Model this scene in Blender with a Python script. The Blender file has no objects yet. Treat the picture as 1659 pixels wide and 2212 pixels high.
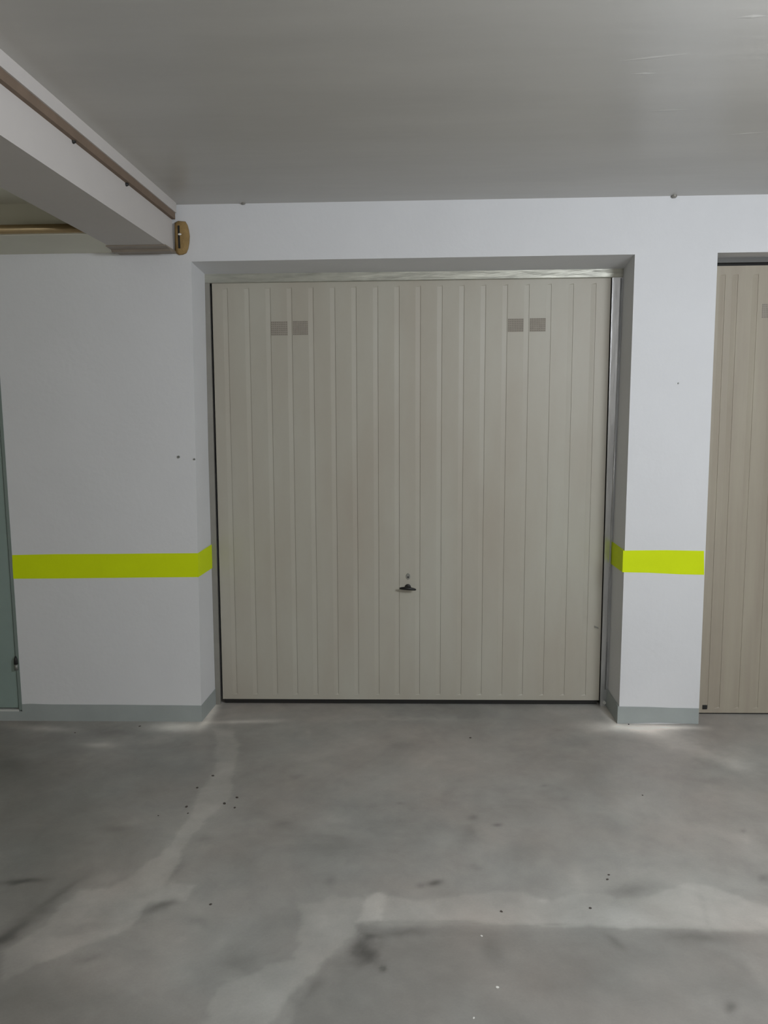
import bpy, bmesh, math, random
import numpy as np
from mathutils import Vector, Matrix, noise

# ------------------------------------------------------------------ camera, light, exposure
W, H = 1659.0, 2212.0
F = 1750.0
PITCH, YAW, ROLL = math.radians(7.17), math.radians(2.01), math.radians(-0.50)
CAM = np.array([0.0, -4.2, 1.675])


def basis(p, y, r):
    f = np.array([-math.sin(y) * math.cos(p), math.cos(y) * math.cos(p), -math.sin(p)])
    rt = np.array([math.cos(y), math.sin(y), 0.0])
    up = np.cross(rt, f)
    return rt * math.cos(r) + up * math.sin(r), -rt * math.sin(r) + up * math.cos(r), f


RT, UP, FW = basis(PITCH, YAW, ROLL)
scene = bpy.context.scene
col = scene.collection
cd = bpy.data.cameras.new('camera')
cam = bpy.data.objects.new('camera', cd)
col.objects.link(cam)
cd.sensor_fit = 'VERTICAL'
cd.sensor_height = 36.0
cd.lens = F / H * 36.0
cd.clip_start = 0.05
cam.matrix_world = Matrix(((RT[0], UP[0], -FW[0], CAM[0]), (RT[1], UP[1], -FW[1], CAM[1]),
                           (RT[2], UP[2], -FW[2], CAM[2]), (0, 0, 0, 1)))
scene.camera = cam
scene.view_settings.view_transform = 'Standard'
scene.view_settings.look = 'None'
scene.view_settings.gamma = 1.0
scene.view_settings.use_curve_mapping = False
scene.view_settings.exposure = 0.0

world = bpy.data.worlds.new('world')
scene.world = world
world.use_nodes = True
world.node_tree.nodes['Background'].inputs[0].default_value = (0.6, 0.62, 0.65, 1)
world.node_tree.nodes['Background'].inputs[1].default_value = 0.05


def lamp(name, kind, loc, energy, color, size=0.3, rot=(0, 0, 0), size_y=None):
    d = bpy.data.lights.new(name, kind)
    d.energy = energy
    d.color = color
    if kind == 'POINT':
        d.shadow_soft_size = size
    else:
        d.shape = 'RECTANGLE'
        d.size = size
        d.size_y = size_y or size
    o = bpy.data.objects.new(name, d)
    o.location = loc
    o.rotation_euler = rot
    col.objects.link(o)
    return o


lamp('main_lamp', 'POINT', (1.80, -2.90, 2.28), 150, (0.92, 0.965, 1.02), 0.28)
lamp('far_fill', 'POINT', (0.95, -6.6, 2.3), 135, (1.0, 0.985, 0.96), 0.35)  # added fill behind the camera, flattens the wall gradient
lamp('side_fill', 'POINT', (-3.4, -4.0, 1.6), 10, (1.0, 0.98, 0.84), 0.4)  # added unseen fill for the dim left bay and floor


# ------------------------------------------------------------------ helpers
def ray(px, py):
    return FW + RT * (px - W / 2) / F - UP * (py - H / 2) / F


def aty(px, py, y=0.0):
    """pixel to the point on the vertical plane at depth y"""
    r = ray(px, py)
    return Vector(CAM + r * ((y - CAM[1]) / r[1]))


def atz(px, py, z=0.0):
    r = ray(px, py)
    return Vector(CAM + r * ((z - CAM[2]) / r[2]))


def atx(px, py, x):
    r = ray(px, py)
    return Vector(CAM + r * ((x - CAM[0]) / r[0]))


def obj(name, bm, mat, parent=None, smooth=False):
    bmesh.ops.recalc_face_normals(bm, faces=bm.faces)
    me = bpy.data.meshes.new(name)
    bm.to_mesh(me)
    bm.free()
    if smooth:
        for p in me.polygons:
            p.use_smooth = True
    me.materials.append(mat)
    o = bpy.data.objects.new(name, me)
    col.objects.link(o)
    if parent:
        o.parent = parent
        o.matrix_parent_inverse = Matrix.Translation(parent.location).inverted()
    return o


def struct(name, bm, mat, smooth=False):
    o = obj(name, bm, mat, None, smooth)
    o['kind'] = 'structure'
    return o


def thing(name, label, cat, loc=(0, 0, 0), group=None):
    o = bpy.data.objects.new(name, None)
    o.empty_display_size = 0.1
    o.location = loc
    col.objects.link(o)
    o['label'] = label
    o['category'] = cat
    if group:
        o['group'] = group
    if cat.endswith('door'):
        o['kind'] = 'thing'
    return o


def tag(o, label, cat, group=None):
    o['label'] = label
    o['category'] = cat
    if group:
        o['group'] = group
    return o


def hexa(bm, a, b):
    """a, b: 4 corner loops (front, back) -> closed solid"""
    va = [bm.verts.new(p) for p in a]
    vb = [bm.verts.new(p) for p in b]
    bm.faces.new(va)
    bm.faces.new(vb[::-1])
    for i in range(4):
        j = (i + 1) % 4
        bm.faces.new((va[i], vb[i], vb[j], va[j]))


def box(bm, x0, x1, y0, y1, z0, z1):
    hexa(bm, [(x0, y0, z0), (x1, y0, z0), (x1, y0, z1), (x0, y0, z1)],
         [(x0, y1, z0), (x1, y1, z0), (x1, y1, z1), (x0, y1, z1)])


def prism(bm, loop, dvec):
    va = [bm.verts.new(p) for p in loop]
    vb = [bm.verts.new(Vector(p) + Vector(dvec)) for p in loop]
    bm.faces.new(va)
    bm.faces.new(vb[::-1])
    n = len(loop)
    for i in range(n):
        j = (i + 1) % n
        bm.faces.new((va[i], vb[i], vb[j], va[j]))


def tube(bm, pts, r, seg=12, cap=True, radii=None):
    rings = []
    pts = [Vector(p) for p in pts]
    for i, p in enumerate(pts):
        d = (pts[min(i + 1, len(pts) - 1)] - pts[max(i - 1, 0)]).normalized()
        u = d.cross(Vector((0, 0, 1)))
        if u.length < 1e-4:
            u = d.cross(Vector((0, 1, 0)))
        u.normalize()
        v = d.cross(u)
        rr = radii[i] if radii else r
        rings.append([bm.verts.new(p + (u * math.cos(t) + v * math.sin(t)) * rr)
                      for t in [2 * math.pi * k / seg for k in range(seg)]])
    for a, b in zip(rings, rings[1:]):
        for k in range(seg):
            bm.faces.new((a[k], a[(k + 1) % seg], b[(k + 1) % seg], b[k]))
    if cap:
        bm.faces.new(rings[0][::-1])
        bm.faces.new(rings[-1])


def bevel(o, w, seg=2):
    m = o.modifiers.new('bevel', 'BEVEL')
    m.width = w
    m.segments = seg
    m.limit_method = 'ANGLE'
    return o


# ------------------------------------------------------------------ materials
def material(name, color, rough=0.6, metal=0.0, noise_amt=0.0, noise_scale=4.0, bump=0.0, bump_scale=60.0,
             spec=0.5, tint=None, stretch=None, extra=None):
    m = bpy.data.materials.new(name)
    m.use_nodes = True
    nt = m.node_tree
    N, L = nt.nodes, nt.links
    bs = N['Principled BSDF']
    bs.inputs['Base Color'].default_value = (*color, 1)
    bs.inputs['Roughness'].default_value = rough
    bs.inputs['Metallic'].default_value = metal
    bs.inputs['Specular IOR Level'].default_value = spec
    tc = N.new('ShaderNodeTexCoord')
    mp = N.new('ShaderNodeMapping')
    L.new(tc.outputs['Object'], mp.inputs[0])
    if stretch:
        mp.inputs['Scale'].default_value = stretch
    if noise_amt:
        n = N.new('ShaderNodeTexNoise')
        n.inputs['Scale'].default_value = noise_scale
        n.inputs['Detail'].default_value = 6
        n.inputs['Roughness'].default_value = 0.6
        L.new(mp.outputs[0], n.inputs['Vector'])
        mr = N.new('ShaderNodeMapRange')
        mr.inputs[1].default_value = 0.3
        mr.inputs[2].default_value = 0.7
        L.new(n.outputs['Fac'], mr.inputs[0])
        mx = N.new('ShaderNodeMix')
        mx.data_type = 'RGBA'
        t = tint or color
        mx.inputs[6].default_value = (*[c * (1 - noise_amt) for c in t], 1)
        mx.inputs[7].default_value = (*[min(1, c * (1 + noise_amt)) for c in color], 1)
        L.new(mr.outputs[0], mx.inputs[0])
        L.new(mx.outputs[2], bs.inputs['Base Color'])
    if bump:
        n = N.new('ShaderNodeTexNoise')
        n.inputs['Scale'].default_value = bump_scale
        n.inputs['Detail'].default_value = 4
        L.new(mp.outputs[0], n.inputs['Vector'])
        b = N.new('ShaderNodeBump')
        b.inputs['Strength'].default_value = bump
        b.inputs['Distance'].default_value = 0.01
        L.new(n.outputs['Fac'], b.inputs['Height'])
        L.new(b.outputs[0], bs.inputs['Normal'])
    return m


M = {}
M['wall'] = material('white_wall_paint', (0.735, 0.745, 0.765), 0.75, noise_amt=0.02, noise_scale=2.5, bump=0.12, bump_scale=30, spec=0.25)
M['ceiling'] = material('grey_ceiling_paint', (0.52, 0.51, 0.485), 0.33, noise_amt=0.05, noise_scale=1.2, bump=0.55,
                        bump_scale=0.9, spec=0.5, stretch=(0.8, 4.0, 1))
M['soffit'] = material('grey_soffit_paint', (0.46, 0.455, 0.38), 0.7, noise_amt=0.04, noise_scale=2)
M['stripe'] = material('lime_yellow_band_paint', (0.72, 0.88, 0.006), 0.6, noise_amt=0.03, noise_scale=5, spec=0.2)
M['base'] = material('grey_base_paint', (0.36, 0.395, 0.39), 0.6, noise_amt=0.06, noise_scale=6)
M['leaf'] = material('beige_enamelled_steel', (0.465, 0.455, 0.395), 0.45, noise_amt=0.03, noise_scale=2.2,
                     tint=(0.44, 0.405, 0.34), stretch=(1.2, 1, 0.4), spec=0.35)
M['leaf2'] = material('warm_beige_enamelled_steel', (0.39, 0.355, 0.285), 0.5, noise_amt=0.06, noise_scale=2.2,
                      tint=(0.38, 0.335, 0.27), stretch=(6, 1, 0.5), spec=0.4)
M['vent'] = material('dusty_brown_grille', (0.34, 0.31, 0.265), 0.75, noise_amt=0.08, noise_scale=40)
M['vent_hole'] = material('dark_hole', (0.19, 0.17, 0.14), 0.8)
M['black'] = material('black_plastic', (0.006, 0.006, 0.006), 0.42)
M['lock'] = material('dull_lock_metal', (0.26, 0.26, 0.235), 0.5, metal=0.3)
M['galv'] = material('galvanised_steel', (0.66, 0.67, 0.69), 0.27, metal=0.85, noise_amt=0.12, noise_scale=14,
                     stretch=(1, 1, 0.25), bump=0.1, bump_scale=25)
M['header'] = material('scraped_header_steel', (0.40, 0.40, 0.35), 0.42, metal=0.4, noise_amt=0.25, noise_scale=9,
                       stretch=(0.5, 3, 3), bump=0.5, bump_scale=14)
M['jamb'] = material('grey_jamb_steel', (0.30, 0.29, 0.26), 0.45, metal=0.3, noise_amt=0.08, noise_scale=8)
M['dark_jamb'] = material('dark_grey_frame', (0.13, 0.13, 0.125), 0.6)
M['interior'] = material('dark_interior', (0.05, 0.05, 0.05), 0.9)
M['rubber'] = material('black_rubber', (0.012, 0.011, 0.01), 0.7)
M['green_door'] = material('grey_green_door_paint', (0.27, 0.35, 0.325), 0.5, noise_amt=0.04, noise_scale=5)
M['green_frame'] = material('grey_green_frame_paint', (0.22, 0.27, 0.25), 0.5)
M['hinge'] = material('worn_hinge_steel', (0.26, 0.27, 0.25), 0.4, metal=0.5)
M['dark_metal'] = material('dark_steel', (0.03, 0.03, 0.03), 0.5, metal=0.3)
M['sill'] = material('white_sill', (0.6, 0.62, 0.6), 0.6)
M['far_wall'] = material('dark_olive_wall', (0.20, 0.185, 0.135), 0.8)  # dark olive chosen to cut and warm the bounce light
M['lifted_soffit'] = material('shade_lifted_soffit_paint', (0.74, 0.73, 0.63), 0.7, noise_amt=0.03, noise_scale=2)  # soffit colour lightened to offset the beam's shade
M['beam'] = material('white_beam_paint', (0.60, 0.57, 0.55), 0.75, noise_amt=0.03, noise_scale=2, bump=0.1, bump_scale=20)
M['batten'] = material('brown_joint_foam', (0.20, 0.145, 0.105), 0.8, noise_amt=0.1, noise_scale=8)
M['pipe'] = material('bronze_pipe', (0.34, 0.25, 0.13), 0.35, metal=0.6, noise_amt=0.1, noise_scale=8)
M['tanpipe'] = material('tan_painted_trim', (0.30, 0.255, 0.21), 0.5, metal=0.2, noise_amt=0.08, noise_scale=10)
M['foam'] = material('yellow_expanding_foam', (0.34, 0.225, 0.09), 0.9, noise_amt=0.18, noise_scale=25, bump=0.6, bump_scale=50)
M['crumb'] = material('dark_grit', (0.07, 0.058, 0.05), 0.9)
M['chip'] = material('white_plaster_chip', (0.75, 0.74, 0.70), 0.8)


# floor concrete: painted-in stains and some painted shade come from the 'wear' attribute computed below
def floor_material():
    m = bpy.data.materials.new('stained_concrete')
    m.use_nodes = True
    nt = m.node_tree
    N, L = nt.nodes, nt.links
    bs = N['Principled BSDF']
    bs.inputs['Specular IOR Level'].default_value = 0.45
    tc = N.new('ShaderNodeTexCoord')
    at = N.new('ShaderNodeAttribute')
    at.attribute_name = 'wear_shade'

    def nz(scale, detail, stretch=None, dist=0.0):
        n = N.new('ShaderNodeTexNoise')
        n.inputs['Scale'].default_value = scale
        n.inputs['Detail'].default_value = detail
        n.inputs['Roughness'].default_value = 0.62
        n.inputs['Distortion'].default_value = dist
        L.new(tc.outputs['Object'], n.inputs['Vector'])
        return n.outputs['Fac']

    def mr(src, a, b, c, d):
        r = N.new('ShaderNodeMapRange')
        for i, v in enumerate((a, b, c, d)):
            r.inputs[i + 1].default_value = v
        L.new(src, r.inputs[0])
        return r.outputs[0]

    def mul(a, b):
        n = N.new('ShaderNodeMath')
        n.operation = 'MULTIPLY'
        L.new(a, n.inputs[0])
        L.new(b, n.inputs[1])
        return n.outputs[0]
    a = mr(nz(1.5, 5, dist=0.8), 0.3, 0.7, 0.86, 1.14)
    b = mr(nz(6, 6, dist=0.4), 0.3, 0.7, 0.92, 1.08)
    c = mr(nz(120, 3), 0.3, 0.7, 0.97, 1.03)
    sep = N.new('ShaderNodeSeparateColor')
    L.new(at.outputs['Color'], sep.inputs[0])
    wear_shade = mr(sep.outputs[0], 0, 1, 0.0, 3.0)
    t = mul(mul(mul(a, b), c), wear_shade)
    mx = N.new('ShaderNodeMix')
    mx.data_type = 'RGBA'
    mx.inputs[6].default_value = (0.335, 0.333, 0.313, 1)
    mx.inputs[7].default_value = (0.350, 0.322, 0.294, 1)
    L.new(mr(nz(1.1, 3), 0.35, 0.65, 0, 1), mx.inputs[0])
    vm = N.new('ShaderNodeVectorMath')
    vm.operation = 'SCALE'
    L.new(mx.outputs[2], vm.inputs[0])
    L.new(t, vm.inputs['Scale'])
    L.new(vm.outputs[0], bs.inputs['Base Color'])
    L.new(mr(nz(3, 4), 0.3, 0.7, 0.36, 0.55), bs.inputs['Roughness'])
    bp = N.new('ShaderNodeBump')
    bp.inputs['Strength'].default_value = 0.15
    bp.inputs['Distance'].default_value = 0.01
    L.new(nz(9, 5), bp.inputs['Height'])
    L.new(bp.outputs[0], bs.inputs['Normal'])
    return m


# ------------------------------------------------------------------ key planes of the place
D1 = 0.257                                   # depth of the main recess
HC = 2.709                                   # ceiling height
XL, XR, XP = -1.133, 1.104, 1.519            # recess left, recess right, pillar right edge
XG = aty(30, 1260).x                         # left edge of the white wall (steel door frame)
ZO = 2.434                                   # recess soffit

L_top, R_top = aty(413, 565), aty(1371.5, 549.5)
L_bot, R_bot = aty(435, 1535), aty(1337, 1545)
iL_top, iR_top = aty(442, 592, D1), aty(1347, 580, D1)
iL_bot, iR_bot = aty(465.5, 1516, D1), aty(1312, 1526, D1)


def down(p, q, z=-0.02):
    """follow the edge p->q until height z"""
    t = (z - p.z) / (q.z - p.z)
    return p + (q - p) * t


Lf, Rf, iLf, iRf = down(L_top, L_bot), down(R_top, R_bot), down(iL_top, iL_bot), down(iR_top, iR_bot)
P_top, P_bot = aty(1550.5, 546), aty(1510, 1530)
Pf = down(P_top, P_bot)
ROOM = (-5.0, 5.6, -8.6)
YB = 0.42                                    # back of the front wall

# ------------------------------------------------------------------ room shell
# floor: fine grid where the photograph looks, coarse border around it
GX0, GX1, GY0, GY1, ST = -2.9, 2.9, -3.0, 0.42, 0.01
nx, ny = int(round((GX1 - GX0) / ST)) + 1, int(round((GY1 - GY0) / ST)) + 1
xs, ys = np.linspace(GX0, GX1, nx), np.linspace(GY0, GY1, ny)
X, Y = np.meshgrid(xs, ys)
P3 = np.stack([X, Y, np.zeros_like(X)], -1) - CAM
dd = np.maximum(P3 @ FW, 0.2)
PX = W / 2 + F * (P3 @ RT) / dd
PY = H / 2 - F * (P3 @ UP) / dd


# smooth value noise on the floor used to fray the stain outlines
def vnoise(x, y, s, seed):
    rng = np.random.RandomState(seed)
    g = rng.rand(96, 96)
    u, v = x * s + 37.3, y * s + 41.7
    i, j = np.floor(u).astype(int), np.floor(v).astype(int)
    fu, fv = u - i, v - j
    fu, fv = fu * fu * (3 - 2 * fu), fv * fv * (3 - 2 * fv)
    i, j, i1, j1 = i % 96, j % 96, (i + 1) % 96, (j + 1) % 96
    return (g[i, j] * (1 - fu) * (1 - fv) + g[i1, j] * fu * (1 - fv) + g[i, j1] * (1 - fu) * fv + g[i1, j1] * fu * fv) - 0.5


def fnoise(s, seed):
    return vnoise(X, Y, s, seed) + 0.5 * vnoise(X, Y, s * 2.1, seed + 1) + 0.25 * vnoise(X, Y, s * 4.3, seed + 2)


wx, wy = fnoise(6, 1) * 30 + fnoise(26, 5) * 20, fnoise(6, 11) * 22 + fnoise(26, 15) * 14
QX, QY = PX + wx, PY + wy


def poly_sd(pts, qx, qy):
    """signed distance (negative inside) of outline given as picture-traced points"""
    d = np.full(qx.shape, 1e9)
    ins = np.zeros(qx.shape, bool)
    n = len(pts)
    for k in range(n):
        (x0, y0), (x1, y1) = pts[k], pts[(k + 1) % n]
        ex, ey = x1 - x0, y1 - y0
        t = np.clip(((qx - x0) * ex + (qy - y0) * ey) / (ex * ex + ey * ey + 1e-9), 0, 1)
        d = np.minimum(d, np.hypot(qx - x0 - t * ex, qy - y0 - t * ey))
        c = ((y0 > qy) != (y1 > qy)) & (qx < (x1 - x0) * (qy - y0) / ((y1 - y0) + 1e-12) + x0)
        ins ^= c
    return np.where(ins, -d, d)


wear_shade = np.ones_like(X)


def patch(pts, amt, soft=10, wob=1.0, crop=None):
    global wear_shade
    if crop:
        pts = [(crop[0] + x / 2, crop[1] + y / 2) for x, y in pts]
    sd = poly_sd(pts, PX + wx * wob, PY + wy * wob)
    k = 1 / (1 + np.exp(np.clip(sd / soft * 2.2, -30, 30)))
    wear_shade = wear_shade * (1 + amt * k)


def blot(x, y, rx, ry, amt, ang=0.0, wob=0.6, crop=None, p=1.0):
    global wear_shade
    amt = max(-0.6, amt * 1.55) if amt < 0 else amt * 1.35
    amt = amt * (1.0 if amt < 0 else 1.0)
    if amt > 0.35:
        wob, p, amt = 0.10, 1.0, amt * 1.45
    if crop:
        x, y = crop[0] + x / 2, crop[1] + y / 2
        rx, ry = rx / 2, ry / 2
    a = math.radians(ang)
    dx, dy = PX + wx * wob - x, PY + wy * wob - y
    u, v = (dx * math.cos(a) + dy * math.sin(a)) / rx, (-dx * math.sin(a) + dy * math.cos(a)) / ry
    wear_shade = wear_shade * (1 + amt * np.exp(-(u * u + v * v) ** p * 1.2))


A, B = (0, 1480), (829, 1480)
# pale cement repair running from the left corner towards the lower left
patch([(930, 200), (932, 270), (945, 340), (915, 400), (870, 470), (835, 540), (790, 600), (750, 660), (745, 690), (690, 730),
       (620, 785), (560, 830), (480, 870), (350, 890), (250, 960), (190, 1040), (120, 1090), (0, 1160), (0, 1290),
       (220, 1190), (420, 1110), (560, 1050), (600, 980), (650, 930), (800, 920), (830, 860), (740, 850), (760, 780), (785, 720),
       (830, 650), (880, 590), (960, 530), (1000, 480), (1010, 380), (1020, 260), (1010, 200)], 0.26, 3.5, 0.45, A)
patch([(770, 2000), (1000, 2000), (1700, 2014), (2100, 2400), (560, 2400), (640, 2180), (700, 2080), (770, 2040)], -0.20, 6, 0.15)  # darker slab below the joint, deepened to offset the near lamp's brightness
patch([(-400, 1580), (130, 1590), (230, 1700), (160, 1850), (60, 2050), (200, 2150), (420, 2250), (300, 2500), (-600, 2500)], -0.22, 60, 1)  # old stained concrete at left, with shade painted into the tone
# band of newer cement with the straight lower edge
patch([(-60, 900), (150, 940), (300, 925), (500, 890), (600, 900), (720, 930), (800, 900), (960, 900), (1000, 930), (1150, 920),
       (1220, 880), (1300, 855), (1400, 860), (1500, 890), (1600, 930), (1900, 1010), (1900, 1056), (1400, 1055), (1000, 1050),
       (800, 1045), (560, 1035), (300, 1020), (0, 1018), (-110, 1020)], 0.22, 3.5, 0.45, B)
patch([(1659, 910), (1450, 915), (1310, 960), (1290, 1080), (1240, 1180), (1150, 1200), (1050, 1260), (920, 1320), (890, 1500),
       (1150, 1500), (1250, 1350), (1330, 1260), (1400, 1170), (1480, 1110), (1550, 1090), (1550, 1022), (1659, 1020)], 0.22, 5, 0.8, A)
# thin dark line at the joint
patch([(-100, 1018), (300, 1020), (560, 1034), (800, 1045), (1000, 1050), (1400, 1056), (1900, 1060), (1900, 1066), (1400, 1062),
       (1000, 1057), (800, 1053), (560, 1043), (300, 1027), (-100, 1025)], -0.10, 3, 0.15, B)
patch([(850, 520), (1450, 430), (1480, 640), (1659, 860), (1300, 850), (1000, 890), (700, 880), (640, 700)], 0.05, 10, 1, B)
patch([(1110, 600), (1350, 600), (1640, 380), (1659, 850), (1310, 940), (1180, 800)], 0.05, 14, 1, A)
patch([(0, 200), (930, 270), (900, 420), (700, 700), (400, 860), (0, 1100)], -0.10, 14, 0.6, A)  # darker concrete left of the repair, part of it painted shade
# white dust and scraped spots along the wall foot
for a in [(1060, 184, 170, 20, 0.65, 2, 0.25), (1270, 183, 110, 9, 0.5, 1, 0.2), (1150, 205, 110, 30, 0.35, 5, 0.4),
          (975, 130, 60, 20, 0.35, 50, 0.2), (780, 108, 90, 18, 0.12, 0, 0.5), (1420, 300, 220, 30, 0.24, 14, 0.5),
          (1530, 350, 90, 22, 0.16, 14, 0.4), (1250, 235, 120, 30, 0.14, 14, 0.5), (100, 150, 300, 8, 0.12, 0, 0.3),
          (840, 830, 60, 40, 0.13, 50, 0.6), (690, 930, 26, 10, 0.16, 0, 0.1), (960, 552, 90, 10, 0.05, 0, 0.3),
          (1650, 160, 160, 14, 0.08, 0, 0.3), (1230, 1000, 160, 25, 0.06, 0, 0.5), (1560, 660, 60, 160, 0.09, -25, 0.6),
          (1640, 1260, 40, 150, 0.12, -35, 0.5), (450, 1050, 90, 20, 0.05, 0, 0.5), (1150, 1290, 200, 50, 0.06, 20, 0.7)]:
    blot(a[0], a[1], a[2], a[3], a[4], a[5], a[6], B)
for a in [(770, 180, 120, 24, 0.95, 0, 0.3), (1050, 158, 170, 9, 0.40, -2, 0.2), (908, 122, 60, 22, 0.85, -55, 0.15),
          (190, 188, 140, 13, 0.28, 3, 0.4), (420, 258, 80, 12, 0.30, 0, 0.4), (720, 235, 200, 22, 0.12, 0, 0.6),
          (1330, 200, 12, 14, 0.15, 0, 0.1), (560, 590, 90, 30, 0.08, 0, 0.6), (1570, 230, 120, 40, 0.07, 0, 0.8),
          (300, 420, 120, 40, 0.06, -20, 0.8)]:
    blot(a[0], a[1], a[2], a[3], a[4], a[5], a[6], A)
# dark stains
for a in [(100, 846, 110, 13, -0.40, -3, 0.3), (-20, 1120, 190, 26, -0.40, -35, 0.4), (250, 910, 150, 18, -0.20, -35, 0.4),
          (690, 952, 90, 16, -0.28, -20, 0.25), (380, 1185, 80, 22, -0.16, -8, 0.5), (500, 625, 70, 16, -0.14, 0, 0.4),
          (750, 810, 60, 14, -0.20, -55, 0.2), (1570, 1150, 62, 46, -0.45, -35, 1.0), (1640, 1215, 20, 16, -0.35, 0, 0.5),
          (1600, 1090, 60, 16, -0.28, 0, 0.6), (1345, 1300, 46, 38, -0.15, 0, 0.8), (1285, 1345, 34, 34, -0.12, 0, 0.8),
          (870, 1030, 80, 26, -0.12, 15, 0.6), (1000, 1200, 80, 60, -0.09, 0, 0.8), (1230, 610, 50, 24, -0.14, 0, 0.5),
          (1500, 430, 26, 22, -0.10, 0, 0.5), (1280, 390, 30, 14, -0.12, 0, 0.4), (480, 200, 160, 22, -0.15, 0, 0.5),
          (330, 1060, 220, 26, -0.10, -10, 0.6), (80, 340, 160, 60, -0.12, 0, 0.8), (250, 1330, 300, 70, -0.05, 0, 0.8),
          (900, 660, 40, 26, -0.10, 0, 0.5), (1430, 845, 26, 26, -0.14, 0, 0.4), (1430, 700, 70, 40, -0.07, 0, 0.8)]:
    blot(a[0], a[1], a[2], a[3], a[4], a[5], a[6], A)
for a in [(375, 640, 56, 38, -0.16, 0, 0.5), (220, 853, 34, 16, -0.42, -5, 0.3), (160, 862, 22, 16, -0.20, 0, 0.3),
          (1080, 880, 100, 40, -0.18, -10, 0.6), (1370, 1088, 150, 26, -0.16, 0, 0.5), (1000, 1115, 70, 18, -0.16, 38, 0.3),
          (1490, 1392, 34, 26, -0.26, 0, 0.4), (1645, 830, 36, 22, -0.22, 0, 0.3), (470, 1150, 40, 80, -0.10, 0, 0.6),
          (80, 1068, 130, 20, -0.20, 0, 0.5), (270, 470, 50, 46, -0.09, 0, 0.6), (390, 570, 26, 14, -0.20, 0, 0.2),
          (490, 604, 22, 7, -0.30, 0, 0.1), (410, 790, 40, 20, -0.10, 0, 0.6), (320, 730, 60, 60, -0.07, 0, 0.8),
          (560, 740, 90, 60, -0.06, 0, 0.8), (690, 434, 16, 7, -0.15, 0, 0.1), (780, 495, 30, 12, -0.10, 0, 0.3),
          (80, 265, 60, 14, -0.09, 0, 0.4), (75, 510, 20, 6, -0.14, 0, 0.2), (1548, 628, 14, 10, -0.16, 0, 0.2),
          (1400, 410, 130, 20, -0.08, 8, 0.4), (800, 240, 100, 40, -0.08, 0, 0.6), (1380, 960, 16, 90, -0.05, -12, 0.3),
          (740, 1032, 60, 5, -0.14, 0, 0.1), (1200, 1330, 300, 60, -0.04, 0, 0.8), (300, 120, 300, 24, -0.07, 0, 0.6)]:
    blot(a[0], a[1], a[2], a[3], a[4], a[5], a[6], B)
wear_shade = wear_shade * (1 + 0.09 * fnoise(2.3, 70) + 0.10 * fnoise(8, 80) + 0.05 * fnoise(30, 90))
# fade to plain concrete outside the traced area
edge = np.clip(np.minimum(np.minimum(X - GX0, GX1 - X), Y - GY0) / 0.25, 0, 1)
wear_shade = 1 + (wear_shade - 1) * edge

verts = [(x, y, 0.0) for y in ys for x in xs]
faces = []
for j in range(ny - 1):
    b0 = j * nx
    for i in range(nx - 1):
        faces.append((b0 + i, b0 + i + 1, b0 + nx + i + 1, b0 + nx + i))
x0, x1, y0 = ROOM
nb = len(verts)
verts += [(x0, y0, 0), (x1, y0, 0), (x1, GY0, 0), (x0, GY0, 0), (GX0, GY0, 0), (GX0, GY1, 0), (x0, GY1, 0),
          (GX1, GY0, 0), (GX1, GY1, 0), (x1, GY1, 0), (x0, 2.2, 0), (x1, 2.2, 0)]
faces += [(nb, nb + 1, nb + 2, nb + 3), (nb + 3, nb + 4, nb + 5, nb + 6), (nb + 7, nb + 2, nb + 9, nb + 8),
          (nb + 6, nb + 9, nb + 11, nb + 10)]
me = bpy.data.meshes.new('floor')
me.from_pydata(verts, [], faces)
ca = me.color_attributes.new('wear_shade', 'FLOAT_COLOR', 'POINT')
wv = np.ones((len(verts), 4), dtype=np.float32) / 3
wv[:nx * ny, 0] = wv[:nx * ny, 1] = wv[:nx * ny, 2] = np.clip(wear_shade.reshape(-1) / 3, 0, 1)
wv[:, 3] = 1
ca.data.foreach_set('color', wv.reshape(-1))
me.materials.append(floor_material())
fl = bpy.data.objects.new('floor', me)
col.objects.link(fl)
fl['kind'] = 'structure'

# ceiling slab, lower over the bay left of the beam
BX = None
beam_r_top = aty(385, 448)                   # beam side meets ceiling at the wall
XBR = beam_r_top.x
ZB = aty(320, 545).z                         # beam underside
XBL = aty(262, 541).x
bm = bmesh.new()
box(bm, x0, x1, y0, 2.2, HC, HC + 0.25)
# trowel ridges left in the ceiling skim coat
for (ax, ay), (bx, by), wd in [((1320, 134), (1495, 115), 0.010), ((1395, 240), (1500, 236), 0.012), ((1560, 292), (1658, 285), 0.008),
                               ((1590, 38), (1658, 34), 0.012), ((1360, 160), (1420, 158), 0.010)]:
    p, q = atz(ax, ay, HC), atz(bx, by, HC)
    m_ = (p + q) / 2
    nrm = (q - p).cross(Vector((0, 0, 1))).normalized() * wd
    vs = [bm.verts.new(v) for v in (p, m_ + nrm, q, m_ - nrm)]
    t_ = bm.verts.new(m_ + Vector((0, 0, -0.0016)))
    for i in range(4):
        bm.faces.new((vs[i], vs[(i + 1) % 4], t_))
    bm.faces.new(vs)
struct('ceiling', bm, M['ceiling'])

YT = atz(100, 507, ZB).y                     # front of the cross beam in the left bay
ZLC = aty(60, 440, YT).z                     # lower ceiling of the left bay
bm = bmesh.new()
box(bm, x0, XBL + 0.01, y0, YT, ZLC, HC)
struct('ceiling_left', bm, M['lifted_soffit'])
bm = bmesh.new()
box(bm, x0, XBL, YT, 0.0, ZB, HC)
o = struct('trim_1', bm, M['lifted_soffit'])

# walls
bm = bmesh.new()


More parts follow.
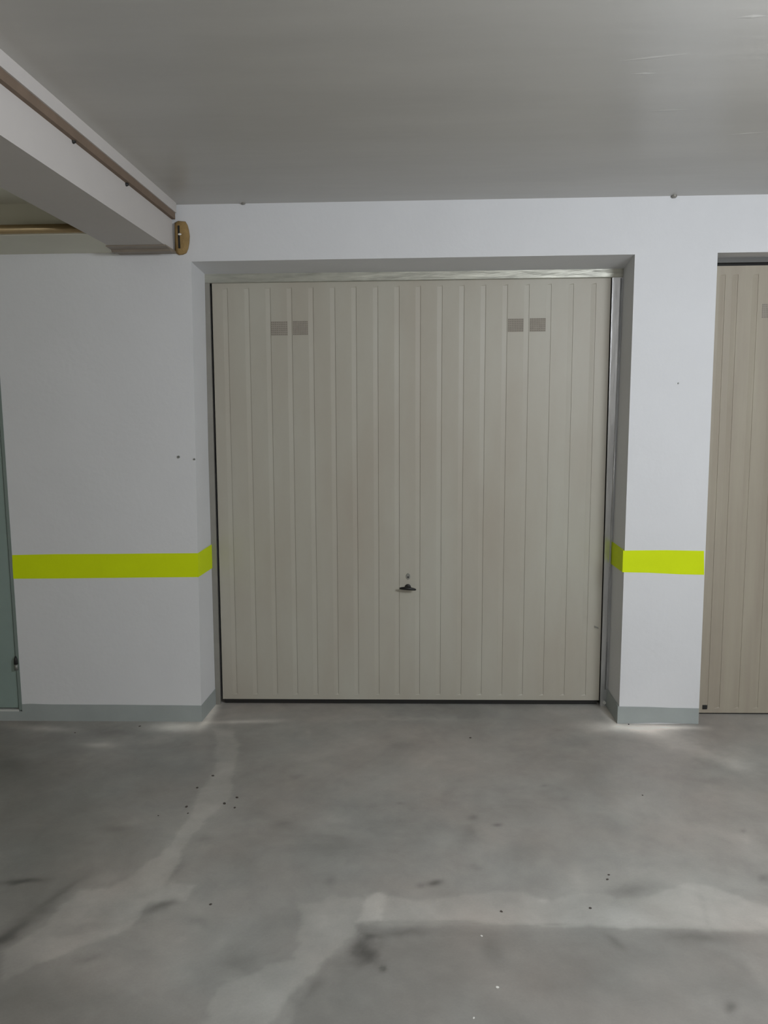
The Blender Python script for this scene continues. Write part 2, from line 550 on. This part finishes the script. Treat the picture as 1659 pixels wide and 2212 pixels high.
def wall_piece(f0, f1, f2, f3, b0=None, b1=None, b2=None, b3=None):
    F4 = [f0, f1, f2, f3]
    B4 = [b0, b1, b2, b3]
    B4 = [Vector((p.x, YB, p.z)) if q is None else q for p, q in zip(F4, B4)]
    hexa(bm, F4, B4)


def V(x, z, y=0.0):
    return Vector((x, y, z))


def back(p, q):
    """extend reveal edge p->q (front -> D1) to the wall back"""
    return p + (q - p) * (YB / D1)


# left pier: steel door opening edge to recess
DOORH = 2.06
DX0, DX1 = XG - 0.93, XG
wall_piece(V(DX1, -0.02), Lf, L_top, V(DX1, L_top.z), None, back(Lf, iLf), back(L_top, iL_top), None)
wall_piece(V(x0, -0.02), V(DX0, -0.02), V(DX0, L_top.z), V(x0, L_top.z))
wall_piece(V(DX0, DOORH), V(DX1, DOORH), V(DX1, L_top.z), V(DX0, L_top.z))
# head over the left part, over the recess, over pillar and right opening
wall_piece(V(x0, L_top.z), L_top, V(L_top.x, HC), V(x0, HC), None, back(L_top, iL_top), None, None)
wall_piece(L_top, R_top, V(R_top.x, HC), V(L_top.x, HC), back(L_top, iL_top), back(R_top, iR_top), None, None)
# pillar
wall_piece(Rf, Pf, P_top, R_top, back(Rf, iRf), None, None, back(R_top, iR_top))
wall_piece(R_top, P_top, V(P_top.x, HC), V(R_top.x, HC), back(R_top, iR_top), None, None, None)
XQ = 3.75
wall_piece(P_top, V(XQ, P_top.z), V(XQ, HC), V(P_top.x, HC))
wall_piece(V(XQ, -0.02), V(x1, -0.02), V(x1, HC), V(XQ, HC))
struct('wall_front', bm, M['wall'])

bm = bmesh.new()
box(bm, x0 - 0.2, x0, y0, 0.42, -0.02, HC)
struct('wall_left', bm, M['far_wall'])
bm = bmesh.new()
box(bm, x1, x1 + 0.2, y0, 0.42, -0.02, HC)
struct('wall_right', bm, M['far_wall'])
bm = bmesh.new()
box(bm, x0 - 0.2, x1 + 0.2, y0 - 0.2, y0, -0.02, HC)
struct('wall_back', bm, M['far_wall'])
# lock-up interiors behind the doors
bm = bmesh.new()
box(bm, x0, x1, 2.2, 2.3, -0.02, HC)
box(bm, XR + 0.15, XR + 0.25, YB, 2.2, -0.02, HC)
box(bm, XL - 0.25, XL - 0.15, YB, 2.2, -0.02, HC)
struct('wall_interior', bm, M['interior'])

# ------------------------------------------------------------------ painted bands (1 mm paint film) and grey wall foot
E = -0.0012


def band(name, mat, front_top, front_bot, reveal=None, y=E):
    """paint film on the front face; optional reveal quad given by top/bottom fractions along the reveal edge"""
    b = bmesh.new()
    top = [aty(*p, y) for p in front_top]
    bot = [aty(*p, y) for p in front_bot]
    prism(b, top + bot[::-1], (0, 0.0011, 0))
    if reveal:
        prism(b, reveal[0], reveal[1])
    return b


def on_left(px, py):
    """point on the left reveal plane"""
    n = (iL_top - L_top).cross(Lf - L_top)
    r = Vector(ray(px, py))
    c = Vector(CAM)
    return c + r * ((L_top - c).dot(n) / r.dot(n))


def on_right(px, py):
    n = (iR_top - R_top).cross(Rf - R_top)
    r = Vector(ray(px, py))
    c = Vector(CAM)
    return c + r * ((R_top - c).dot(n) / r.dot(n))


def edgex(p, q, z):
    return down(p, q, z)


def face_band(pts_top, pts_bot, corner, side):
    """band on the front face ending exactly at the corner edge, continued on the reveal"""
    pass


def frac(p, q, t):
    return p + (q - p) * t


def make_band(name, mat, tops, bots, corner=None, rv_top=None, rv_bot=None, th=0.0012):
    """tops/bots: picture-traced outline on the front wall. corner: (edge_top, edge_foot, inner_top, inner_foot)"""
    b = bmesh.new()
    top = [aty(x, y, 0) for x, y in tops]
    bot = [aty(x, y, 0) for x, y in bots]
    loop = [p + Vector((0, -th, 0)) for p in top + bot[::-1]]
    prism(b, loop, (0, th, 0))
    if corner:
        e0, e1, n0, n1, sx = corner
        zt, zb = rv_top[0], rv_bot[0]
        a = down(e0, e1, zt)
        d = down(e0, e1, zb)
        q = down(n0, n1, rv_top[1])
        r = down(n0, n1, rv_bot[1])
        off = Vector((sx * (th if sx > 0 else 0.008), 0, 0))
        a2, d2 = a + off + Vector((0, -th, 0)), d + off + Vector((0, -th, 0))
        prism(b, [a2, q + off, r + off, d2], -off)
    return struct(name, b, mat)


zt1, zb1 = aty(430, 1195).z, aty(430, 1246.5).z
zt2, zb2 = aty(1349, 1189.5).z, aty(1346, 1236).z
cl = (L_top, Lf, iL_top, iLf, 1)
cr = (R_top, Rf, iR_top, iRf, -1)
xl_t, xl_b = down(L_top, Lf, zt1), down(L_top, Lf, zb1)


def px_of(p):
    v = np.array(p) - CAM
    return (W / 2 + F * (v @ RT) / (v @ FW), H / 2 - F * (v @ UP) / (v @ FW))


cxt, cxb = px_of(xl_t)[0], px_of(xl_b)[0]
make_band('trim_2', M['stripe'],
          [(26.5, 1199), (120, 1197), (240, 1196.5), (330, 1195.5), (cxt, 1195)],
          [(28.5, 1250), (120, 1249.5), (260, 1248), (330, 1247.2), (cxb, 1246.5)],
          cl, (zt1, zt1 + 0.004), (zb1, zb1 - 0.002))
cxt2, cxb2 = px_of(down(R_top, Rf, zt2))[0], px_of(down(R_top, Rf, zb2))[0]
make_band('trim_3', M['stripe'],
          [(cxt2, 1189.5), (1372, 1189), (1440, 1188.5), (1520.5, 1190)],
          [(cxb2, 1236), (1400, 1237), (1440, 1239), (1470, 1240.5), (1521, 1241.5)],
          cr, (zt2, zt2 + 0.004), (zb2, zb2 - 0.006))
zf = aty(432, 1524).z
zf2 = aty(1338, 1526).z
bl = px_of(down(L_top, Lf, zf))[0]
brr = px_of(down(R_top, Rf, zf2))[0]
lf0, rf0 = down(L_top, Lf, 0), down(R_top, Rf, 0)
lfp, rfp = px_of(lf0), px_of(rf0)
make_band('baseboard_left', M['base'],
          [(px_of(V(XG, zf))[0], 1521), (66, 1520), (110, 1521.5), (250, 1522), (bl, 1524)],
          [px_of(V(XG, 0)), (110, 1565), (250, 1563), (lfp[0], lfp[1])],
          cl, (zf, zf + 0.004), (0.0, 0.0), 0.0020)
pf0 = px_of(down(P_top, Pf, 0))
pfx = px_of(down(P_top, Pf, zf2))
make_band('baseboard_right', M['base'],
          [(brr, 1526), (1400, 1527), (1450, 1529), (pfx[0] - 0.5, 1530)],
          [(rfp[0], rfp[1]), (1420, 1561), (pf0[0] - 0.5, pf0[1])],
          cr, (zf2, zf2 + 0.006), (0.0, 0.0), 0.0020)

# ------------------------------------------------------------------ longitudinal ceiling beam
# side face stepped: the upper part stands out over a brown joint line
X1 = XBR                                    # upper part face
ztop_in = aty(383, 468).z
zstep = aty(384, 464).z
XS = X1 - 0.024                             # lower part face
bm = bmesh.new()
ylo = -0.035                                # the beam stops short of the wall
# profile polygon in x-z extruded along y
prof = [(X1, HC), (X1, zstep), (XS, zstep), (XS, ZB), (XBL, ZB), (XBL, HC)]
prism(bm, [(x, ylo, z) for x, z in prof], (0, y0 - ylo, 0))
o = struct('ceiling_beam', bm, M['beam'])

b = bmesh.new()
box(b, XS, X1 - 0.006, y0 + 0.2, ylo - 0.005, aty(380, 478).z, zstep)
o = obj('joint_batten', b, M['batten'])
tag(o, 'long brown joint strip running along the side of the white ceiling beam', 'strip')
for k, (px, py) in enumerate([(157, 303), (272, 396)]):
    p = atx(px, py + 2, XS)
    b = bmesh.new()
    tube(b, [(XS, p.y, p.z), (XS + 0.004, p.y, p.z), (XS + 0.010, p.y, p.z)], 0.006, 10, radii=[0.009, 0.009, 0.006])
    o = obj('nail', b, M['dark_metal'])
    tag(o, ['small dark nail under the brown strip of the beam, near the left picture edge',
            'small dark nail under the brown strip of the beam, midway to the yellow foam'][k], 'nail', 'nails on the beam side')

# foam bulging out of the gap between beam and wall
yf = -0.001
b = bmesh.new()
outline = [(377, 482), (386, 477), (400, 479), (405, 487), (409, 497), (411, 510), (410, 525), (407, 538), (403, 547), (396, 550),
           (388, 551), (378, 546)]
cen = aty(396, 514, -0.02)
ring = [aty(x, y, yf) for x, y in outline]
layers = []
for t, dy in [(1.0, 0.0), (0.97, -0.010), (0.86, -0.020), (0.62, -0.027), (0.3, -0.030)]:
    lay = []
    for i, p in enumerate(ring):
        q = Vector((cen.x, yf, cen.z)).lerp(p, t)
        j = noise.noise(Vector((p.x * 40, t * 3, p.z * 40))) * 0.004
        lay.append(b.verts.new((q.x + j, yf + dy + j, q.z + j)))
    layers.append(lay)
for l0, l1 in zip(layers, layers[1:]):
    for i in range(len(ring)):
        k = (i + 1) % len(ring)
        b.faces.new((l0[i], l0[k], l1[k], l1[i]))
b.faces.new(layers[-1])
b.faces.new(layers[0][::-1])
fo = obj('expanding_foam', b, M['foam'], smooth=True)
tag(fo, 'yellow expanding foam bulging from the gap at the end of the ceiling beam', 'foam')
# shade in the open slit, put in as a dark strip
b = bmesh.new()
q0, q1 = aty(383.5, 487, -0.034), aty(389, 536, -0.034)
box(b, q0.x, q1.x, -0.034, -0.028, q1.z, q0.z)
o = obj('slit_shade', b, M['rubber'], None)
tag(o, 'narrow dark strip standing for the shade in the slit between the beam end and the yellow foam', 'slit')
b = bmesh.new()
p = aty(388, 506, -0.038)
bmesh.ops.create_icosphere(b, subdivisions=2, radius=0.008, matrix=Matrix.Translation(p) @ Matrix.Diagonal((1.2, 0.6, 0.7, 1)))
o = obj('foam_drop', b, M['chip'], None, True)
tag(o, 'tiny pale drop of foam crossing the dark slit at the beam end', 'foam')

# trim piece under the beam end, along the wall
b = bmesh.new()
za, zb_ = aty(320, 530, -0.05).z, aty(320, 547.5, 0).z
xa, xb = aty(258, 538).x, aty(382, 540).x
prof = [(-0.190, ZB - 0.0005), (-0.188, ZB - 0.006), (-0.120, ZB - 0.008), (-0.112, ZB - 0.018), (-0.080, ZB - 0.018), (-0.072, ZB - 0.008), (-0.001, ZB - 0.010), (-0.001, ZB - 0.0005)]
prism(b, [(xa, y, z) for y, z in prof], (xb - xa, 0, 0))
o = obj('joint_cover', b, M['tanpipe'])
tag(o, 'tan moulded joint cover across the wall end of the beam underside', 'trim')

# pipe on the face of the cross beam, left bay
b = bmesh.new()
pz = aty(100, 494, YT - 0.025)
tube(b, [(x0 + 0.01, YT - 0.026, pz.z - 0.004), (-3.0, YT - 0.026, pz.z - 0.002), (XBL - 0.002, YT - 0.026, pz.z)], 0.020, 20)
root = thing('ceiling_pipe', 'bronze coloured pipe running under the ceiling, left of the beam', 'pipe', (-2.5, YT, pz.z))
obj('pipe', b, M['pipe'], root, True)
b = bmesh.new()
box(b, -2.62, -2.60, YT - 0.026, YT, pz.z - 0.02, pz.z + 0.02)
obj('pipe_clip', b, M['dark_metal'], root)


# ------------------------------------------------------------------ ribbed leaf builder
def ribbed_leaf(x0, x1, z0, z1, y, grooves, depth=0.0034, gw=0.028, gz0=None, gz1=None, tilt=(0, 0)):
    """pressed steel leaf: grooves are (x_bottom, x_top) of their right walls"""
    b = bmesh.new()
    gz0 = z0 + 0.03 if gz0 is None else gz0
    gz1 = z1 - 0.025 if gz1 is None else gz1
    zs = [z0, gz0 - 0.004, gz0 + 0.003, (gz0 + gz1) / 2, gz1 - 0.003, gz1 + 0.004, z1]
    lev = [0, 0, 1, 1, 1, 0, 0]
    rows = []
    for z, l in zip(zs, lev):
        t = (z - z0) / (z1 - z0)
        row = [b.verts.new((x0 + tilt[0] * t, y, z))]
        for gb, gt in grooves:
            g = gb + (gt - gb) * t
            for dx, k in ((-gw, 0), (-0.0045, 1), (-0.0012, 1), (0.0, 0)):
                row.append(b.verts.new((g + dx, y + depth * k * l, z)))
        row.append(b.verts.new((x1 + tilt[1] * t, y, z)))
        rows.append(row)
    for r0, r1 in zip(rows, rows[1:]):
        for i in range(len(r0) - 1):
            b.faces.new((r0[i], r0[i + 1], r1[i + 1], r1[i]))
    # returned edges and back
    c = [rows[0][0], rows[0][-1], rows[-1][-1], rows[-1][0]]
    bk = [b.verts.new((v.co.x, y + 0.022, v.co.z)) for v in c]
    b.faces.new(bk[::-1])
    b.faces.new(rows[0][::-1] + [bk[0], bk[1]])
    b.faces.new(rows[-1] + [bk[2], bk[3]])
    b.faces.new([r[0] for r in rows] + [bk[3], bk[0]])
    b.faces.new([r[-1] for r in rows][::-1] + [bk[1], bk[2]])
    return b


def vent(parent, px0, py0, px1, py1, y, nxh=9, nzh=7):
    p, q = aty(px0, py1, y), aty(px1, py0, y)
    b = bmesh.new()
    box(b, p.x, q.x, y - 0.0010, y - 0.0001, p.z, q.z)
    v = obj('vent_grille', b, M['vent'], parent)
    b = bmesh.new()
    for i in range(nxh):
        for j in range(nzh):
            cx = p.x + (i + 0.5) / nxh * (q.x - p.x)
            cz = p.z + (j + 0.5) / nzh * (q.z - p.z)
            r = 0.0026
            vs = [b.verts.new((cx + r * math.cos(a), y - 0.0014, cz + r * math.sin(a))) for a in [k * math.pi / 4 for k in range(8)]]
            ws = [b.verts.new((v_.co.x, y - 0.0008, v_.co.z)) for v_ in vs]
            b.faces.new(vs)
            for k in range(8):
                b.faces.new((vs[k], ws[k], ws[(k + 1) % 8], vs[(k + 1) % 8]))
    obj('perforation', b, M['vent_hole'], v)
    v['label'] = 'square perforated vent grille, darker than the leaf'
    return v


# ------------------------------------------------------------------ main garage door
YL = D1 + 0.018
d00, d10 = aty(481.5, 1507.5, YL), aty(1293.5, 1515, YL)
d01, d11 = aty(457.5, 611, YL), aty(1320, 598, YL)
zb0 = (d00.z + d10.z) / 2
zt0 = (d01.z + d11.z) / 2 + 0.01
root = thing('garage_door', 'beige ribbed up-and-over garage door with black handle, in the centre recess', 'garage door',
             ((iL_bot.x + iR_bot.x) / 2, D1, 0))
topx = [492, 538.6, 584.5, 630.6, 677, 724, 770, 816.8, 863, 909, 956, 1003.5, 1050, 1097, 1144, 1191.5, 1239.5, 1288]
gr = []
n = len(topx)
for i, xt in enumerate(topx):
    gtop = aty(xt, 640, YL).x
    # straight vertical in the world: use the leaf's own skew
    t = (gtop - d01.x) / (d11.x - d01.x)
    gr.append((d00.x + t * (d10.x - d00.x), gtop))
b = ribbed_leaf(d00.x, d10.x, zb0, zt0, YL, gr, tilt=(d01.x - d00.x, d11.x - d10.x), gz0=aty(700, 1499, YL).z, gz1=aty(700, 621, YL).z)
leaf = obj('door_leaf', b, M['leaf'], root)
b = bmesh.new()
box(b, d00.x + 0.01, d10.x - 0.01, YL + 0.006, YL + 0.012, 0.003, zb0 + 0.01)
obj('bottom_seal', b, M['rubber'], root)
for a in [(586, 694, 621, 725), (633, 693, 665, 724), (1097, 688, 1131, 717), (1144, 687, 1179, 716.5)]:
    vent(root, *a, YL)
# frame: head rail, side jambs
b = bmesh.new()
hb0, hb1 = aty(443, 611.5, D1), aty(1347, 599, D1)
zz = (hb0.z + hb1.z) / 2
ft0, ft1 = iL_top + Vector((-0.01, 0, 0.03)), iR_top + Vector((0.01, 0, 0.03))
hexa(b, [(iL_top.x - 0.004, D1, hb0.z), (iR_top.x + 0.004, D1, hb1.z), (ft1.x, D1, ft1.z), (ft0.x, D1, ft0.z)],
     [(iL_top.x - 0.004, D1 + 0.05, hb0.z), (iR_top.x + 0.004, D1 + 0.05, hb1.z), (ft1.x, D1 + 0.05, ft1.z), (ft0.x, D1 + 0.05, ft0.z)])
hr = obj('head_rail', b, M['header'], root)
hr['label'] = 'scraped metal head rail'
bevel(hr, 0.004)
b = bmesh.new()
j0, j1 = aty(476, 1508, D1), aty(452.3, 612, D1)
jl0, jl1 = iL_bot + Vector((-0.01, 0, 0)), iL_top + Vector((-0.01, 0, 0))
hexa(b, [(iLf.x - 0.01, D1, 0.0), (j0.x, D1, 0.0), (j1.x, D1, hb0.z), (jl1.x, D1, hb0.z)],
     [(iLf.x - 0.01, D1 + 0.012, 0.0), (j0.x, D1 + 0.012, 0.0), (j1.x, D1 + 0.012, hb0.z), (jl1.x, D1 + 0.012, hb0.z)])
obj('side_frame', b, M['jamb'], root)
b = bmesh.new()
k0, k1 = aty(1296.5, 1515, D1), aty(1323, 600, D1)
zb_k = 0.0
hexa(b, [(k0.x, D1, 0.0), (iRf.x + 0.01, D1, 0.0), (iR_top.x + 0.01, D1, hb1.z), (k1.x, D1, hb1.z)],
     [(k0.x, D1 + 0.012, 0.0), (iRf.x + 0.01, D1 + 0.012, 0.0), (iR_top.x + 0.01, D1 + 0.012, hb1.z), (k1.x, D1 + 0.012, hb1.z)])
sf = obj('side_frame', b, M['galv'], root)
sf['label'] = 'shiny galvanised right side frame'
# folded lip along the right frame
b = bmesh.new()
l0, l1 = Vector((k0.x + 0.026, D1 - 0.003, 0.10)), Vector((k1.x + 0.046, D1 - 0.003, hb1.z - 0.005))
tube(b, [l0, l1], 0.004, 8)
obj('frame_lip', b, M['galv'], sf, True)
b = bmesh.new()
pb = aty(1305, 1517, D1)
tube(b, [(pb.x, D1 + 0.001, pb.z), (pb.x, D1 - 0.010, pb.z)], 0.009, 12)
bo = obj('frame_bolt', b, M['sill'], sf)
bo['label'] = 'pale bolt head at the foot'
# handle and lock
hp = aty(881, 1268, YL)
b = bmesh.new()
tube(b, [(hp.x, YL - 0.0005, hp.z), (hp.x, YL - 0.006, hp.z), (hp.x, YL - 0.008, hp.z)], 0.02, 24, radii=[0.017, 0.017, 0.013])
tube(b, [(hp.x, YL - 0.006, hp.z), (hp.x, YL - 0.042, hp.z)], 0.011, 16, radii=[0.011, 0.008])
pts, rad = [], []
for i in range(13):
    u = -1 + i / 6
    pts.append((hp.x + u * 0.045, YL - 0.045 + 0.006 * u * u, hp.z - 0.003 - 0.004 * u + 0.004 * (1 - u * u)))
    rad.append(0.0045 + 0.0045 * (1 - u * u) ** 0.8)
tube(b, pts, 0.01, 14, radii=rad)
h = obj('handle', b, M['black'], root, True)
h['label'] = 'black turning handle'
lp = aty(881.5, 1245, YL)
b = bmesh.new()
loop = [(lp.x + 0.012 * math.cos(a), YL - 0.0030, lp.z + 0.018 * math.sin(a)) for a in [2 * math.pi * k / 20 for k in range(20)]]
prism(b, loop, (0, 0.0029, 0))
lk = obj('lock', b, M['lock'], root)
lk['label'] = 'small oval grey lock cover'
bevel(lk, 0.001)
b = bmesh.new()
tube(b, [(lp.x, YL - 0.0032, lp.z - 0.004), (lp.x, YL - 0.0045, lp.z - 0.004)], 0.005, 12)
obj('keyhole', b, M['dark_metal'], lk)
# latch catch poking out low on the right edge
b = bmesh.new()
cp = aty(1288, 1355, YL)
hexa(b, [(cp.x - 0.012, YL - 0.006, cp.z + 0.010), (cp.x + 0.012, YL - 0.006, cp.z), (cp.x + 0.012, YL - 0.006, cp.z - 0.007), (cp.x - 0.010, YL - 0.006, cp.z)],
     [(cp.x - 0.012, YL, cp.z + 0.010), (cp.x + 0.012, YL, cp.z), (cp.x + 0.012, YL, cp.z - 0.007), (cp.x - 0.010, YL, cp.z)])
obj('side_latch', b, M['lock'], root)

# ------------------------------------------------------------------ second garage door, cut by the right picture edge
Y2 = atz(1580, 1543, 0.0).y
g_top, g_bot = aty(1600, 574, Y2).z, aty(1600, 1540, Y2).z
ex0, ex1 = aty(1511, 1540, Y2).x, aty(1550, 575, Y2).x
XE = XQ - 0.02
root2 = thing('garage_door', 'warm beige ribbed garage door beyond the white pillar, cut off by the picture edge', 'garage door',
              ((XP + XQ) / 2, Y2, 0))
gx = [1564.5, 1593, 1637]
pitch_ = (aty(1637, 640, Y2).x - aty(1593, 640, Y2).x)
g0 = aty(1593, 640, Y2).x
base_skew = (ex0 + 0.0) - ex1
grooves = [(g0 - pitch_ * 0.62 + base_skew * 0.9, g0 - pitch_ * 0.62)]
k = 0
while g0 + k * pitch_ < XE - 0.06:
    s = base_skew * max(0, 1 - (g0 + k * pitch_ - ex1) / 1.2)
    grooves.append((g0 + k * pitch_ + s * 0.9, g0 + k * pitch_))
    k += 1
b = ribbed_leaf(ex0 - 0.04, XE, g_bot, g_top, Y2, grooves, depth=0.003, gw=0.030, tilt=(ex1 - ex0, 0), gz1=g_top - 0.045)
obj('door_leaf', b, M['leaf2'], root2)
b = bmesh.new()
box(b, ex0, XE, Y2 + 0.004, Y2 + 0.010, 0.002, g_bot + 0.01)
obj('bottom_seal', b, M['rubber'], root2)
vent(root2, 1645, 656, 1680, 687, Y2)
b = bmesh.new()
sq = aty(1522, 1527, Y2)
box(b, sq.x - 0.012, sq.x + 0.012, Y2 - 0.006, Y2, sq.z - 0.011, sq.z + 0.011)
lb = obj('latch_plate', b, M['dark_metal'], root2)
b = bmesh.new()
box(b, ex0 - 0.02, XE, Y2 + 0.03, Y2 + 0.06, g_top - 0.05, P_top.z + 0.02)
obj('head_rail', b, M['rubber'], root2)  # black strip put in for the shade in the gap above the leaf
zh = aty(1600, 567, Y2).z
b = bmesh.new()
box(b, P_top.x - 0.02, XE, Y2 - 0.001, Y2 + 0.02, zh, P_top.z + 0.02)
obj('head_frame', b, M['dark_jamb'], root2)

# ------------------------------------------------------------------ grey-green steel door at the far left
YD = 0.035
root3 = thing('steel_door', 'grey-green steel door at the left edge of the picture', 'door', ((DX0 + DX1) / 2, YD, 0))
zs0 = aty(20, 1531, 0.0).z
b = bmesh.new()
box(b, DX0 + 0.03, DX1 - 0.022, 0.004, 0.044, zs0 + 0.004, DOORH - 0.03)
lf = obj('door_leaf', b, M['green_door'], root3)
bevel(lf, 0.002)
b = bmesh.new()
box(b, DX1 - 0.016, DX1 - 0.0005, -0.003, 0.05, zs0 - 0.006, DOORH)
obj('frame_post', b, M['green_frame'], root3)
b = bmesh.new()
box(b, DX0 + 0.001, DX0 + 0.024, -0.003, 0.05, zs0 - 0.006, DOORH)
obj('frame_post', b, M['green_frame'], root3)
b = bmesh.new()
box(b, DX0 + 0.024, DX1 - 0.016, -0.003, 0.05, DOORH - 0.024, DOORH - 0.001)
obj('frame_head', b, M['green_frame'], root3)
for z in (aty(36, 1434).z, aty(2, 812).z):
    b = bmesh.new()
    hx = DX1 - 0.014
    tube(b, [(hx, -0.008, z - 0.032), (hx, -0.008, z + 0.000)], 0.010, 12)
    hg = obj('hinge', b, M['hinge'], root3, True)
    b = bmesh.new()
    tube(b, [(hx, -0.008, z + 0.001), (hx, -0.008, z + 0.030), (hx, -0.008, z + 0.045)], 0.009, 12, radii=[0.011, 0.009, 0.003])
    obj('hinge_pin', b, M['dark_metal'], hg, True)
b = bmesh.new()
box(b, DX0 + 0.001, DX1, -0.002, 0.06, 0.0, zs0 - 0.014)
struct('trim_4', b, M['base'])
b = bmesh.new()
box(b, DX0 + 0.03, DX1 - 0.018, -0.003, 0.06, zs0 - 0.014, zs0 - 0.004)
struct('trim_5', b, M['sill'])
b = bmesh.new()
box(b, DX0, DX1, 0.06, 0.10, 0.0, DOORH)
struct('wall_closet', b, M['interior'])

# ------------------------------------------------------------------ small fixings
def fixing(name, p, d, r, mat, label, cat, group=None, L_=0.008):
    b = bmesh.new()
    d = Vector(d)
    tube(b, [p, p + d * L_ * 0.6, p + d * L_], r, 10, radii=[r, r, r * 0.6])
    return tag(obj(name, b, mat), label, cat, group)


fixing('screw', aty(386, 987), (0, -1, 0), 0.007, M['hinge'], 'tiny grey screw in the left wall, farther from the corner', 'screw', 'screws in the left wall')
fixing('screw', aty(420, 992), (0, -1, 0), 0.005, M['hinge'], 'tiny grey screw in the left wall, nearer the recess corner', 'screw', 'screws in the left wall')
fixing('nail', aty(1465, 828), (0, -1, 0), 0.004, M['hinge'], 'tiny nail head high on the white pillar', 'nail')
fixing('hook', Vector((aty(1455, 424).x, -0.012, HC)), (0, 0, -1), 0.013, M['jamb'], 'small grey hook stub where ceiling meets wall above the pillar', 'hook', None, 0.012)
fixing('hook', Vector((aty(527, 442).x, -0.012, HC)), (0, 0, -1), 0.010, M['jamb'], 'small grey hook stub on the ceiling edge right of the beam', 'hook', None, 0.007)


# ------------------------------------------------------------------ grit lying on the floor
def grit(px, py, r, mat, label, cat, group, seed):
    p = atz(px, py, 0)
    r = r * 0.68
    random.seed(seed)
    b = bmesh.new()
    bmesh.ops.create_icosphere(b, subdivisions=2, radius=1)
    for v in b.verts:
        k = 1 + 0.35 * noise.noise(v.co * 1.6 + Vector((seed, 0, 0)))
        v.co = Vector((v.co.x * r * 1.3 * k, v.co.y * r * k, max(v.co.z, -0.6) * r * 0.45 * k))
    zmin = min(v.co.z for v in b.verts)
    rot = Matrix.Rotation(random.random() * 6.28, 4, 'Z')
    for v in b.verts:
        v.co = rot @ v.co
        v.co += Vector((p.x, p.y, -zmin - 0.0003))
    nm = 'plaster_chip' if cat == 'chip' else 'dirt_crumb'
    tag(obj(nm, b, mat, None, True), label, cat, group)


G1, G2 = 'dark crumbs on the floor', 'white chips on the floor'
crumbs = [
    (455, 1954, 0.006, 'black crumb alone on the floor right of the curved cement streak'),
    (460, 1676, 0.008, 'dark crumb on the upper left edge of the cement streak'),
    (426, 1702, 0.008, 'dark crumb left of the cement streak, second one down'),
    (403, 1743, 0.008, 'dark crumb left of the cement streak, above the lowest one'),
    (406, 1757, 0.005, 'small dark crumb lowest along the left of the cement streak'),
    (485, 1736, 0.009, 'flat dark crumb lying on the right edge of the cement streak'),
    (512, 1723, 0.008, 'dark crumb just right of the cement streak, upper of a pair'),
    (507, 1745, 0.007, 'dark crumb just right of the cement streak, lower of a pair'),
    (162, 1583, 0.005, 'tiny dark crumb near the left wall foot'),
    (302, 1569, 0.007, 'flat dark crumb at the wall foot left of the white dust'),
    (342, 1762, 0.004, 'tiny dark crumb on the floor left of the curved streak'),
    (1016, 1594, 0.007, 'dark crumb on the floor just in front of the garage door'),
    (1388, 1718, 0.005, 'tiny dark crumb on bare floor in front of the pillar'),
    (1312, 1900, 0.006, 'reddish dark crumb above the pale band, lower of two'),
    (1315, 1890, 0.005, 'reddish dark crumb above the pale band, upper of two'),
    (1083, 1969, 0.006, 'dark crumb on the pale cement band, left one'),
    (1275, 1962, 0.006, 'brown crumb on the pale cement band, right one'),
    (1358, 1565, 0.006, 'grey crumb in the white dust at the pillar foot'),
]
for i, (px, py, r, lab) in enumerate(crumbs):
    grit(px, py, r, M['crumb'], lab, 'crumb', G1, i + 1)
chips = [(1074, 2133, 0.0065, 'largest white plaster chip on the floor near the bottom of the picture'),
         (1040, 2022, 0.0055, 'small white plaster chip just below the straight cement edge'),
         (1023, 2199, 0.0045, 'tiny white plaster chip closest to the bottom picture edge')]
for i, (px, py, r, lab) in enumerate(chips):
    grit(px, py, r, M['chip'], lab, 'chip', G2, 40 + i)
